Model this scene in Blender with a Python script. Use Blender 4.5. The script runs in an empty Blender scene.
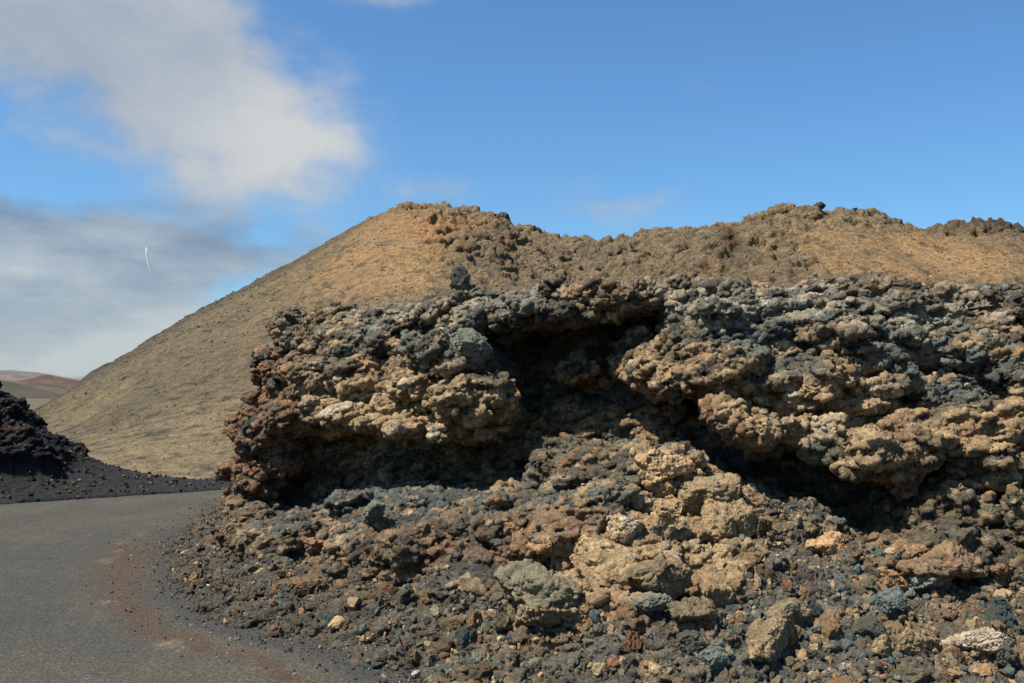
import bpy, math, random, time
import numpy as np
from math import radians as R
T0 = time.time()
rng = np.random.default_rng(7)
random.seed(7)
f32 = np.float32

# ------------------------------------------------------------------ scene + camera
sc = bpy.context.scene
COL = sc.collection
F = 1000.0; HOR = 385.0; CAMZ = 2.6
PITCH = math.atan((HOR - 341.5) / F)
cp, sp = math.cos(PITCH), math.sin(PITCH)
cam = bpy.data.cameras.new('camera')
cam.sensor_width = 36; cam.lens = F * 36 / 1024
cam.clip_start = 0.1; cam.clip_end = 60000
co = bpy.data.objects.new('camera', cam); COL.objects.link(co)
co.location = (0, 0, CAMZ); co.rotation_euler = (R(90) + PITCH, 0, 0)
sc.camera = co

def at(px, py, d):
    """surveyed point: image bearing + distance ahead in metres -> world point"""
    u = (px - 512) / F; v = (341.5 - py) / F
    y = cp - v * sp; z = sp + v * cp
    return np.array([u / y * d, d, CAMZ + z / y * d])

def ground(px, py, z=0.0):
    u = (px - 512) / F; v = (341.5 - py) / F
    y = cp - v * sp; zz = sp + v * cp
    t = (z - CAMZ) / zz
    return np.array([u * t, y * t, z])

def proj(P):
    x = P[..., 0]; y = P[..., 1]; z = P[..., 2] - CAMZ
    dz = y * cp + z * sp; up = -y * sp + z * cp
    dz = np.maximum(dz, .05)
    return 512 + F * x / dz, 341.5 - F * up / dz, dz

# ------------------------------------------------------------------ noise (numpy)
def _h(ix, iy, iz, s):
    n = (ix.astype(np.uint32) * np.uint32(0x8da6b343)) ^ (iy.astype(np.uint32) * np.uint32(0xd8163841)) ^ (iz.astype(np.uint32) * np.uint32(0xcb1ab31f)) ^ np.uint32((s * 0x9e3779b9 + 0x7f4a7c15) & 0xffffffff)
    n ^= n >> np.uint32(15); n *= np.uint32(0x2c1b3c6d); n ^= n >> np.uint32(12); n *= np.uint32(0x297a2d39); n ^= n >> np.uint32(15)
    return n

def _chunks(fn, P, nout):
    sh = P.shape[:-1]; Q = P.reshape(-1, 3).astype(f32); N = len(Q)
    out = [np.empty(N, f32) for _ in range(nout)]
    for a in range(0, N, 200000):
        r = fn(Q[a:a + 200000])
        for o, v in zip(out, r): o[a:a + 200000] = v
    return [o.reshape(sh) for o in out]

def perlin(P, s=0):
    def fn(Q):
        i = np.floor(Q).astype(np.int32); fr = Q - i
        w = fr * fr * fr * (fr * (fr * 6 - 15) + 10)
        res = 0
        for dx in (0, 1):
            for dy in (0, 1):
                for dz in (0, 1):
                    h = _h(i[:, 0] + dx, i[:, 1] + dy, i[:, 2] + dz, s)
                    gx = ((h & np.uint32(1023)).astype(f32) / 511.5 - 1)
                    gy = (((h >> np.uint32(10)) & np.uint32(1023)).astype(f32) / 511.5 - 1)
                    gz = (((h >> np.uint32(20)) & np.uint32(1023)).astype(f32) / 511.5 - 1)
                    d = gx * (fr[:, 0] - dx) + gy * (fr[:, 1] - dy) + gz * (fr[:, 2] - dz)
                    wt = (w[:, 0] if dx else 1 - w[:, 0]) * (w[:, 1] if dy else 1 - w[:, 1]) * (w[:, 2] if dz else 1 - w[:, 2])
                    res = res + d * wt
        return [res * 1.3]
    return _chunks(fn, P, 1)[0]

def fbm(P, octv=4, s=0, gain=.5, lac=2.03):
    r = 0; a = 1; t = 0
    for o in range(octv):
        r = r + a * perlin(P * (lac ** o) + o * 17.3, s + o); t += a; a *= gain
    return r / t

def worley(P, s=0):
    """F1, F2, id(0..1), facet (a randomly tilted plane per cell)"""
    def fn(Q):
        i = np.floor(Q).astype(np.int32); n = len(Q)
        f1 = np.full(n, 9, f32); f2 = np.full(n, 9, f32); idd = np.zeros(n, f32); fac = np.zeros(n, f32)
        for dx in (-1, 0, 1):
            for dy in (-1, 0, 1):
                for dz in (-1, 0, 1):
                    cx = i[:, 0] + dx; cy = i[:, 1] + dy; cz = i[:, 2] + dz
                    h = _h(cx, cy, cz, s)
                    px = cx + (h & np.uint32(1023)).astype(f32) / 1023
                    py = cy + ((h >> np.uint32(10)) & np.uint32(1023)).astype(f32) / 1023
                    pz = cz + ((h >> np.uint32(20)) & np.uint32(1023)).astype(f32) / 1023
                    d = np.sqrt((px - Q[:, 0]) ** 2 + (py - Q[:, 1]) ** 2 + (pz - Q[:, 2]) ** 2)
                    c = d < f1
                    f2 = np.where(c, f1, np.minimum(f2, d))
                    h2 = (_h(cx, cy, cz, s + 91) & np.uint32(0xffff)).astype(f32) / 65535
                    g = _h(cx, cy, cz, s + 57)
                    fc = ((px - Q[:, 0]) * ((g & np.uint32(1023)).astype(f32) / 511.5 - 1) + (py - Q[:, 1]) * (((g >> np.uint32(10)) & np.uint32(1023)).astype(f32) / 511.5 - 1)
                          + (pz - Q[:, 2]) * (((g >> np.uint32(20)) & np.uint32(1023)).astype(f32) / 511.5 - 1))
                    fac = np.where(c, fc, fac); idd = np.where(c, h2, idd); f1 = np.where(c, d, f1)
        return [f1, f2, idd, fac]
    return _chunks(fn, P, 4)

def sstep(a, b, x):
    t = np.clip((x - a) / (b - a), 0, 1); return t * t * (3 - 2 * t)

def lumps(P, s=0, fa=1.0, ia=.75):
    """knobby clinker: domes with creases between them; returns height (~ -.5...5) and id"""
    f1, f2, i, fac = worley(P, s)
    dome = np.sqrt(np.clip(1 - (f1 / .95) ** 2, 0, 1))
    crease = sstep(0, .13, f2 - f1)
    return (dome - .62) * .14 + fac * fa + (crease - .85) * .30 + (i - .5) * ia, i

# ------------------------------------------------------------------ mesh helpers
def grid_normals(G):
    du = np.gradient(G, axis=0); dv = np.gradient(G, axis=1)
    n = np.cross(du, dv); n /= np.maximum(np.linalg.norm(n, axis=-1, keepdims=True), 1e-9)
    return n

def blur2(A, k):
    """box blur twice along both axes"""
    if k < 1: return A
    for _ in range(2):
        for ax in (0, 1):
            pad = [(0, 0)] * A.ndim; pad[ax] = (k + 1, k)
            B = np.pad(A.astype(np.float64), pad, mode='edge').cumsum(axis=ax)
            sl1 = [slice(None)] * A.ndim; sl2 = [slice(None)] * A.ndim
            sl1[ax] = slice(2 * k + 1, None); sl2[ax] = slice(0, -(2 * k + 1))
            A = (B[tuple(sl1)] - B[tuple(sl2)]) / (2 * k + 1)
    return A.astype(f32)

def make_mesh(name, V, Fc, col=None, mat=None, smooth=True, tri=False):
    V = np.ascontiguousarray(V.reshape(-1, 3), dtype=f32); k = Fc.shape[1]
    me = bpy.data.meshes.new(name)
    me.vertices.add(len(V)); me.vertices.foreach_set('co', V.ravel())
    me.loops.add(Fc.size); me.loops.foreach_set('vertex_index', Fc.astype(np.int32).ravel())
    me.polygons.add(len(Fc)); me.polygons.foreach_set('loop_start', np.arange(0, Fc.size, k, dtype=np.int32))
    me.polygons.foreach_set('use_smooth', np.full(len(Fc), smooth, dtype=bool))
    if col is not None:
        c = np.ones((len(V), 4), f32); c[:, :3] = np.clip(col.reshape(-1, 3) * .85, 0, 1)
        a = me.color_attributes.new('rock_colour', 'FLOAT_COLOR', 'POINT'); a.data.foreach_set('color', c.ravel())
    me.update(calc_edges=True)
    if mat: me.materials.append(mat)
    return me

def grid_faces(nu, nv):
    i = np.arange(nu * nv).reshape(nu, nv)
    return np.stack([i[:-1, :-1], i[1:, :-1], i[1:, 1:], i[:-1, 1:]], -1).reshape(-1, 4)

def link(name, me, label=None, cat=None, group=None, kind=None, loc=(0, 0, 0), rot=(0, 0, 0), scale=(1, 1, 1), parent=None):
    o = bpy.data.objects.new(name, me); COL.objects.link(o)
    o.location = loc; o.rotation_euler = rot; o.scale = scale
    if label: o['label'] = label
    if cat: o['category'] = cat
    if group: o['group'] = group
    if kind: o['kind'] = kind
    if parent: o.parent = parent
    return o

def spline(pts, n):
    """Catmull-Rom through pts (k x d), resampled to n by arc length"""
    pts = np.asarray(pts, float); k = len(pts)
    p = np.vstack([2 * pts[0] - pts[1], pts, 2 * pts[-1] - pts[-2]])
    t = np.linspace(0, k - 1 - 1e-6, n); i = t.astype(int); u = (t - i)[:, None]
    a, b, c, d = p[i], p[i + 1], p[i + 2], p[i + 3]
    return .5 * (2 * b + (c - a) * u + (2 * a - 5 * b + 4 * c - d) * u ** 2 + (-a + 3 * b - 3 * c + d) * u ** 3)

# ------------------------------------------------------------------ materials
def S(r, g, b):
    f = lambda c: (c / 255 / 12.92) if c / 255 <= .04045 else ((c / 255 + .055) / 1.055) ** 2.4
    return np.array([f(r), f(g), f(b)])

def mat_rock(name, bump=.5, dist=.02, scales=((60, 1.0), (160, .5)), speck=.25, rough=.92):
    m = bpy.data.materials.new(name); m.use_nodes = True; nt = m.node_tree; nt.nodes.clear()
    N = nt.nodes.new; L = nt.links.new
    out = N('ShaderNodeOutputMaterial'); bs = N('ShaderNodeBsdfPrincipled'); L(bs.outputs[0], out.inputs[0])
    bs.inputs['Roughness'].default_value = rough
    bs.inputs['Specular IOR Level'].default_value = .18
    at_ = N('ShaderNodeAttribute'); at_.attribute_name = 'rock_colour'
    tc = N('ShaderNodeTexCoord')
    prev = None
    for s, w in scales:
        n = N('ShaderNodeTexNoise'); n.inputs['Scale'].default_value = s; n.inputs['Detail'].default_value = 6; n.inputs['Roughness'].default_value = .65
        if prev is None: n.noise_type = 'RIDGED_MULTIFRACTAL'; w = w * .45
        L(tc.outputs['Object'], n.inputs['Vector'])
        mu = N('ShaderNodeMath'); mu.operation = 'MULTIPLY'; mu.inputs[1].default_value = w; L(n.outputs[0], mu.inputs[0])
        if prev:
            ad = N('ShaderNodeMath'); ad.operation = 'ADD'; L(prev.outputs[0], ad.inputs[0]); L(mu.outputs[0], ad.inputs[1]); prev = ad
        else: prev = mu
    # vesicles: little pits in the clinker
    v = N('ShaderNodeTexVoronoi'); v.inputs['Scale'].default_value = scales[0][0] * .9; L(tc.outputs['Object'], v.inputs['Vector'])
    mr = N('ShaderNodeMapRange'); mr.inputs[1].default_value = .0; mr.inputs[2].default_value = .45; mr.inputs[3].default_value = -.35; mr.inputs[4].default_value = 0
    L(v.outputs['Distance'], mr.inputs[0])
    ad = N('ShaderNodeMath'); ad.operation = 'ADD'; L(prev.outputs[0], ad.inputs[0]); L(mr.outputs[0], ad.inputs[1])
    b = N('ShaderNodeBump'); b.inputs['Strength'].default_value = bump; b.inputs['Distance'].default_value = dist
    L(ad.outputs[0], b.inputs['Height']); L(b.outputs[0], bs.inputs['Normal'])
    # fine mottling of the stone's own colour
    n2 = N('ShaderNodeTexNoise'); n2.inputs['Scale'].default_value = scales[0][0] * .55; n2.inputs['Detail'].default_value = 8; n2.inputs['Roughness'].default_value = .75
    L(tc.outputs['Object'], n2.inputs['Vector'])
    m2 = N('ShaderNodeMapRange'); m2.inputs[1].default_value = .3; m2.inputs[2].default_value = .7; m2.inputs[3].default_value = 1 - speck; m2.inputs[4].default_value = 1 + speck
    L(n2.outputs[0], m2.inputs[0])
    vm = N('ShaderNodeVectorMath'); vm.operation = 'SCALE'; L(at_.outputs['Color'], vm.inputs[0]); L(m2.outputs[0], vm.inputs['Scale'])
    L(vm.outputs[0], bs.inputs['Base Color'])
    return m

# lava albedos
TAN = np.array([.54, .365, .19]); OCH = np.array([.48, .27, .12]); PALE = np.array([.66, .56, .40])
GREY = np.array([.155, .165, .128]); BLUE = np.array([.118, .142, .126]); RED = np.array([.23, .115, .062])
BRN = np.array([.195, .143, .08]); BLK = np.array([.026, .025, .027]); OLV = np.array([.20, .175, .11])
M_rock = mat_rock('clinker_rock', bump=1.0, dist=.055, scales=((30, 1.0), (85, .9)), speck=.6)
M_stone = mat_rock('loose_clinker', bump=1.0, dist=.035, scales=((38, 1.0), (110, .8)), speck=.5)

# ------------------------------------------------------------------ relief drawings (bearing maps, 0..1)
RW, RH = 1300, 800; RX0, RY0 = -100, 0       # covers px -100..1200, py 0..800
def raster(polys, soft):
    A = np.zeros((RH, RW), f32)
    yy, xx = np.mgrid[0:RH, 0:RW]
    for poly in polys:
        p = np.array(poly, float); p[:, 0] -= RX0; p[:, 1] -= RY0
        x0, x1 = int(max(0, p[:, 0].min() - 2)), int(min(RW, p[:, 0].max() + 2)); y0, y1 = int(max(0, p[:, 1].min() - 2)), int(min(RH, p[:, 1].max() + 2))
        X = xx[y0:y1, x0:x1]; Y = yy[y0:y1, x0:x1]; ins = np.zeros(X.shape, bool); q = np.roll(p, -1, 0)
        for a, b in zip(p, q):
            if a[1] == b[1]: continue
            c = ((a[1] > Y) != (b[1] > Y)) & (X < (b[0] - a[0]) * (Y - a[1]) / (b[1] - a[1]) + a[0]); ins ^= c
        A[y0:y1, x0:x1] = np.maximum(A[y0:y1, x0:x1], ins)
    return blur2(A, soft)
def sample(A, px, py):
    x = np.clip(px - RX0, 0, RW - 1.01); y = np.clip(py - RY0, 0, RH - 1.01)
    i = x.astype(int); j = y.astype(int); u = x - i; v = y - j
    return (A[j, i] * (1 - u) + A[j, i + 1] * u) * (1 - v) + (A[j + 1, i] * (1 - u) + A[j + 1, i + 1] * u) * v

caves = [
    # big central hollow
    [(470,348),(484,334),(512,325),(560,318),(586,313),(609,310),(660,306),(670,322),(660,334),(654,346),(622,350),(616,368),(641,384),(673,377),(702,383),(706,398),(720,405),(716,421),(730,434),(782,440),(808,462),(830,462),(868,470),(900,474),(945,459),(960,476),(918,508),(902,540),(876,552),(853,539),(815,515),(777,498),(735,490),(698,470),(688,452),(660,474),(625,468),(602,462),(586,458),(565,462),(540,450),(525,440),(510,420),(497,395),(500,372),(490,356)],
    # left lower hollow
    [(300,426),(340,422),(380,430),(410,436),(440,433),(480,431),(500,425),(530,434),(532,482),(490,498),(440,500),(400,496),(350,502),(318,516),(285,524),(268,534),(270,505),(285,480)],
]
cave_s = [
    [(420,322),(447,321),(462,335),(452,352),(430,345)],
    [(748,318),(768,314),(782,322),(776,338),(758,336)],
    [(925,568),(960,560),(992,574),(985,586),(945,584)],
    [(350,548),(392,548),(392,566),(366,572)],
    [(395,573),(440,572),(436,588),(405,588)],
    [(505,549),(585,545),(588,562),(540,570),(510,568)],
    [(700,498),(716,500),(722,515),(705,512)],
    [(800,398),(850,398),(842,412),(806,414)],
    [(740,392),(790,402),(812,430),(770,424),(745,410)],
    [(865,355),(885,352),(890,372),(868,376)],
    [(885,395),(915,388),(920,402),(895,408)],
    [(960,490),(1010,488),(1024,505),(985,508)],
    [(1000,440),(1040,430),(1040,455),(1010,458)],
    [(905,410),(930,408),(925,424),(908,424)],
]
knobs = [   # proud masses (tan ledges and the spur of rock in the hollow)
    [(300,385),(380,372),(440,380),(500,395),(515,420),(480,438),(440,440),(400,445),(340,430),(290,425)],
    [(620,378),(650,355),(700,340),(760,350),(800,400),(800,438),(740,438),(715,410),(700,384),(660,380)],
    [(520,392),(545,388),(560,405),(552,430),(530,432)],
    [(455,325),(480,320),(498,350),(480,372),(450,372)],
    [(830,440),(930,425),(1010,430),(1024,470),(950,455),(900,470),(840,458)],
    [(840,285),(870,320),(860,345),(820,345),(810,310)],
]
cols_tan = [[(290,385),(380,370),(440,380),(515,400),(515,440),(400,448),(310,432)], [(620,380),(650,355),(760,395),(860,360),(900,395),(860,440),(720,436),(700,384)],
            [(570,300),(650,278),(650,296),(600,300),(560,312)], [(640,450),(700,450),(745,500),(760,560),(700,600),(600,610),(560,560),(640,500)],
            [(830,440),(1024,400),(1024,450),(900,470)], [(500,525),(600,520),(600,550),(510,550)],[(500,560),(600,560),(590,620),(510,615)],[(940,635),(1000,625),(1010,665),(960,672)]]
cols_pale = [[(640,283),(1040,283),(1040,325),(880,335),(760,322),(660,325)], [(330,310),(480,290),(560,285),(560,300),(480,315),(350,330)]]
cols_blue = [[(255,488),(560,478),(570,515),(440,525),(300,545),(250,560)], [(340,320),(430,310),(520,350),(510,385),(430,360),(350,350)], [(660,290),(860,280),(900,310),(820,345),(860,350),(760,370),(700,330)],
             [(860,320),(1024,330),(1024,400),(900,400)], [(470,270),(560,275),(560,300),(480,320)], [(560,480),(650,480),(640,520),(560,520)], [(700,560),(900,560),(860,683),(740,683)]]
cols_red = [[(225,360),(280,330),(300,400),(300,500),(225,510)], [(600,600),(720,590),(720,640),(620,640)], [(380,520),(620,515),(620,560),(400,560)], [(850,560),(1000,560),(980,590),(880,590)],[(600,380),(760,420),(800,440),(700,450)]]
ledges = [[(380,528),(480,518),(610,528),(612,548),(500,549),(400,562),(340,548)], [(265,525),(330,520),(345,540),(280,548)], [(900,552),(990,548),(990,568),(905,568)], [(500,575),(590,568),(590,600),(505,610)]]
LEDGE = raster(ledges, 4)
ROCKY = raster([[(225,500),(300,480),(480,470),(600,436),(720,470),(768,560),(720,640),(560,625),(430,598),(330,582),(245,560)]], 12)
CAVE = sstep(.08, .40, raster(caves, 7)); bits = raster([[(563,352),(576,350),(580,372),(567,376)], [(624,326),(648,328),(650,340),(628,342)]], 3)
CAVE = CAVE * (1 - .5 * np.clip(bits, 0, 1))
CAVS = raster(cave_s, 2); KNOB = raster(knobs, 12)
BROW = np.clip(np.roll(CAVE, -17, 1) - CAVE, 0, 1); BROW = blur2(BROW, 4)
CT = raster(cols_tan, 14); CB = raster(cols_blue, 16); CR = raster(cols_red, 14); CP = raster(cols_pale, 8)

# ------------------------------------------------------------------ the lava outcrop (one continuous surface: apron, face, top)
A_ = [(1, 33, -.1), (-3.6, 29, -.1), (-6.0, 24.5, -.1), ground(230, 507, -.02), ground(180, 540, -.02), ground(172, 575, -.02), ground(196, 612, -.02), ground(250, 634, -.02), ground(335, 656, -.02), ground(412, 684, -.02),
      ground(520, 705, -.02), ground(690, 722, -.02), ground(900, 735, -.02), ground(1150, 735, -.02), ground(1500, 735, -.02), (9.5, 7.2, -.1)]
B_ = [(3, 31, .5), (-1.8, 27.5, .6), (-4.4, 24, .7), at(244, 486, 20.5), at(250, 494, 18), at(268, 508, 16.2), at(300, 512, 15), at(370, 500, 13.9), at(480, 492, 13), at(590, 458, 12.2),
      at(690, 468, 11.6), at(820, 522, 11), at(950, 572, 10.4), at(1090, 590, 10.2), at(1400, 590, 10.2), (10.6, 10.4, .6)]
C_ = [(4, 29.5, 3.4), (-.6, 25.5, 3.3), (-3.4, 22.5, 3.2), at(262, 362, 20), at(284, 335, 18.6), at(315, 320, 17.5), at(350, 317, 16.5), at(410, 313, 15.6), at(500, 296, 14.6), at(590, 291, 13.8),
      at(660, 293, 13.3), at(760, 302, 12.8), at(880, 302, 12.6), at(1040, 307, 12.6), at(1400, 300, 12.6), (11.4, 12.8, 3.5)]
NU = 1000
n = len(A_)
def rail(P): return spline(np.array([np.asarray(p, float) for p in P]), NU * 3)
A3, B3, C3 = rail(A_), rail(B_), rail(C_)
# resample so that columns are denser where the camera is near
w = np.linalg.norm(np.diff(B3, axis=0), axis=1) / np.clip(np.linalg.norm(B3[1:], axis=1), 9, 40)
vis = (B3[1:, 0] > -7) & (B3[1:, 0] < 7.5) & (B3[1:, 1] < 22)
w *= np.where(vis, 1, .25)
cw = np.concatenate([[0], np.cumsum(w)]); ii = np.interp(np.linspace(0, cw[-1], NU), cw, np.arange(NU * 3))
def rs(Q): return np.stack([np.interp(ii, np.arange(NU * 3), Q[:, k]) for k in range(3)], -1)
A3, B3, C3 = rs(A3), rs(B3), rs(C3)
tan_ = np.gradient(blur2(B3[:, None, :2].repeat(2, 1), 25)[:, 0], axis=0); tan_ /= np.linalg.norm(tan_, axis=1, keepdims=True)
INW = np.stack([-tan_[:, 1], tan_[:, 0], np.zeros(NU)], -1)         # horizontal, into the rock
D3 = C3 + INW * 2.2 + np.array([0, 0, .08]); E3 = C3 + INW * 4.2 + np.array([0, 0, -.5])
NA, NB, NC, ND = 170, 300, 70, 30
def seg(P, Q, n, end=False, curve=0.0):
    t = np.linspace(0, 1, n, endpoint=end)
    G = P[:, None] * (1 - t)[None, :, None] + Q[:, None] * t[None, :, None]
    G[..., 2] += -curve * np.sin(np.pi * t)[None]
    return G
G = np.concatenate([seg(A3, B3, NA, curve=.12), seg(B3, C3, NB), seg(C3, D3, NC), seg(D3, E3, ND, True)], 1)
NV = G.shape[1]
face_w = np.zeros(NV); face_w[NA:NA + NB] = 1; face_w = np.convolve(np.pad(face_w, 20, mode='edge'), np.ones(41) / 41, 'valid')
zone_t = np.clip((np.arange(NV) - NA) / NB, 0, 1)                    # 0 foot of face .. 1 crest
apron = 1 - np.clip((np.arange(NV) - (NA - 30)) / 42, 0, 1)
top = np.clip((np.arange(NV) - (NA + NB - 12)) / 34, 0, 1)
G = blur2(G, 5)
face_w = face_w[None, :]; apron = apron[None, :].repeat(NU, 0); top_ = top[None, :].repeat(NU, 0)
# warp of the drawn relief so edges come out ragged
wx = fbm(G * 2.2, 3, 11) * 11 + fbm(G * 9, 2, 12) * 6; wy = fbm(G * 2.2, 3, 13) * 8 + fbm(G * 9, 2, 14) * 5
px, py, dp = proj(G)
front = sstep(26, 22, G[..., 1])
rec = np.clip(sample(CAVE, px + wx, py + wy), 0, 1) * front
recs = np.clip(sample(CAVS, px + wx * .7, py + wy * .7), 0, 1) * front
kn = sample(KNOB, px + wx * .5, py + wy * .5) * front
# how far each hollow runs in
deep = (2.1 + .4 * fbm(G * .9, 2, 21)) * (1 - .2 * sstep(560, 480, px) * sstep(400, 430, py))
push = kn * .28 + sample(LEDGE, px + wx * .5, py + wy * .5) * front * .38 + sample(BROW, px + wx, py + wy) * front * .42
# tilted flow layers: shelves with an undercut below each
lay = G[..., 2] * 1.0 + .10 * G[..., 0] + .35 * fbm(G * .55, 2, 31)
ph = lay / .62; fr_ = ph - np.floor(ph)
shelf = (fr_ ** 2.2 - .35) * sstep(1.0, .93, fr_)
ph2 = (lay + .12 * fbm(G * 1.7, 2, 35)) / .27; fr2 = ph2 - np.floor(ph2)
shelf2 = (fr2 ** 1.6 - .35) * sstep(1.0, .9, fr2)
ledgy = np.maximum(face_w, .8 * sample(ROCKY, px, py) * front)
push = push + ledgy * (1 - rec * .7) * (shelf * .42 + shelf2 * .20)
push = push + face_w * (.28 * fbm(G * .8, 3, 41))
hollow = rec * deep + recs * .85
G = G - INW[:, None, :] * push[..., None] + np.array([.16, .98, 0]) * hollow[..., None]
G = blur2(G, 1)
# apron undulates
G[..., 2] += (apron * .22 * fbm(G * .9, 3, 51) + top_ * .12 * fbm(G * 1.1, 3, 52)).astype(f32)
print('base', time.time() - T0)

ST = np.array([.60, .9, 1.45])

def solid(G):
    """close the relief grid into a volume: skirts, floor and two end caps"""
    nu, nv = G.shape[:2]
    lo = G[:, 0].copy(); lo[:, 2] = -.7; hi_ = G[:, -1].copy(); hi_[:, 2] = -.7
    H = np.concatenate([lo[:, None], G, hi_[:, None]], 1); nv += 2
    V = H.reshape(-1, 3); Fq = grid_faces(nu, nv)
    a = np.arange(nu - 1) * nv
    Fb = np.stack([a, a + nv - 1, a + 2 * nv - 1, a + nv], -1)
    V = V.astype(f32); tri = []
    def cap(i, rev):
        nonlocal V
        ids = np.arange(nv) + i * nv; c = V[ids].mean(0); c[2] = .4
        V = np.concatenate([V, c[None]]); k = len(V) - 1; nx = np.roll(ids, -1)
        t = np.stack([ids, nx, np.full(nv, k)], -1); tri.append(t[:, ::-1] if rev else t)
    cap(0, False); cap(nu - 1, True)
    F3 = np.concatenate([np.concatenate([Fq[:, [0, 1, 2]], Fq[:, [0, 2, 3]], Fb[:, [0, 1, 2]], Fb[:, [0, 2, 3]]])] + tri)
    return V, F3

def voxel(V, Fc, size):
    """even out the surface so later displacement has no stretched cells"""
    me = make_mesh('tmp', V, Fc); o = bpy.data.objects.new('tmp', me); COL.objects.link(o)
    m = o.modifiers.new('r', 'REMESH'); m.mode = 'VOXEL'; m.voxel_size = size; m.adaptivity = 0
    dg = bpy.context.evaluated_depsgraph_get(); e = o.evaluated_get(dg).to_mesh()
    nV = np.empty(len(e.vertices) * 3, f32); e.vertices.foreach_get('co', nV)
    nL = np.empty(len(e.loops), np.int32); e.loops.foreach_get('vertex_index', nL)
    assert len(nL) == 4 * len(e.polygons)
    o.to_mesh_clear() if False else None
    bpy.data.objects.remove(o); bpy.data.meshes.remove(me)
    return nV.reshape(-1, 3), nL.reshape(-1, 4)

def mesh_normals(V, Fq, it=1):
    """vertex normals, smoothed over the mesh"""
    n = np.cross(V[Fq[:, 2]] - V[Fq[:, 0]], V[Fq[:, 3]] - V[Fq[:, 1]]).astype(np.float64)
    N_ = len(V)
    def scatter(fv):
        return np.stack([sum(np.bincount(Fq[:, c], fv[:, k], N_) for c in range(4)) for k in range(3)], -1)
    vn = scatter(n)
    for _ in range(it): vn = scatter(vn[Fq].mean(1))
    return (vn / np.maximum(np.linalg.norm(vn, axis=1, keepdims=True), 1e-12)).astype(f32)

bpx, bpy_, _ = proj(B3); ksel = (B3[:, 1] < 20.6) & (B3[:, 0] < 9); o_ = np.argsort(bpx[ksel])
def apron_of(P):
    x, y, _ = proj(P)
    return np.where(P[:, 1] < 22.5, sstep(-25, 18, y - np.interp(x, bpx[ksel][o_], bpy_[ksel][o_])), sstep(.9, .5, P[:, 2]))

def lump_pass(V, Fq, scale, amp, seed, it, wgt):
    n = mesh_normals(V, Fq, it)
    q = (V - V[:, :1] * np.array([0, 0, .16], f32)) * ST / scale; oc = 3 if scale > .3 else 2
    q = q + .75 * np.stack([fbm(q * 1.1 + 5, oc, seed + 1), fbm(q * 1.1 + 9, oc, seed + 2), fbm(q * 1.1 + 14, oc, seed + 3)], -1)
    h, i = lumps(q, seed)
    d = n + np.array([0, 0, -.12], f32)
    return (V + d * (h * amp * wgt)[..., None]).astype(f32), i

def crag_pass(V, Fq, scale, amp, seed, it, wgt):
    """sharp-crested broken relief"""
    n = mesh_normals(V, Fq, it); q = (V - V[:, :1] * np.array([0, 0, .16], f32)) * ST / scale; h = 0; a = 1
    for o in range(4):
        w_ = 1 - np.abs(perlin(q * 2.05 ** o + 7.7 * o, seed + o)) * 2.4
        h = h + a * w_; a *= .52
    return (V + n * ((h / 1.9 - .35) * amp * wgt)[..., None]).astype(f32)

V, Fq = solid(G)
V, Fq = voxel(V, Fq, .04)
print('voxel 1', len(V), time.time() - T0)
a_ = apron_of(V); x_, y_, _ = proj(V); rc = sample(CAVE, x_, y_) * (V[:, 1] < 22)
rk = sample(ROCKY, x_, y_) * (V[:, 1] < 22); a_ = a_ * (1 - .85 * rk)
V, _ = lump_pass(V, Fq, 1.15, .34, 100, 5, (1 - .65 * a_) * (1 - .5 * rc))
V, _ = lump_pass(V, Fq, .46, .19, 110, 2, (1 - .6 * a_) * (1 - .35 * rc))
V = crag_pass(V, Fq, .55, .13, 150, 2, 1 - .6 * a_)
V, Fq = voxel(V, Fq, .016)
print('voxel 2', len(V), time.time() - T0)
kv = (V[:, 2] > -.16); kf = kv[Fq].all(1); Fq = Fq[kf]; used = np.zeros(len(V), bool); used[Fq] = True
mp_ = np.cumsum(used) - 1; V = V[used]; Fq = mp_[Fq]
a_ = apron_of(V)
x_, y_, _ = proj(V); rk = sample(ROCKY, x_, y_) * (V[:, 1] < 22); loose = a_.copy(); a_ = a_ * (1 - .85 * rk)
V, i3 = lump_pass(V, Fq, .20, .066, 120, 2, 1 - .3 * a_)
V = crag_pass(V, Fq, .26, .085, 160, 1, 1 - .4 * a_)
V, i4 = lump_pass(V, Fq, .085, .024, 130, 1, 1 + .3 * a_)
V = crag_pass(V, Fq, .11, .030, 170, 1, 1 + 0 * a_)
FN = mesh_normals(V, Fq, 0)
V = V + FN * (fbm(V * 30, 2, 140) * .022)[:, None]
FN = mesh_normals(V, Fq, 0)
if FN[np.argmax(V[:, 2]), 2] < 0: FN = -FN; Fq = Fq[:, ::-1]; print('flipped')
_, _, i1, _ = worley(V * ST / .85, 100); _, _, i2, _ = worley(V * ST / .36 + .5 * fbm(V * 3, 2, 9)[:, None], 110)
print('lumps', len(V), time.time() - T0)
G = V
px, py, dp = proj(G)

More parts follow.
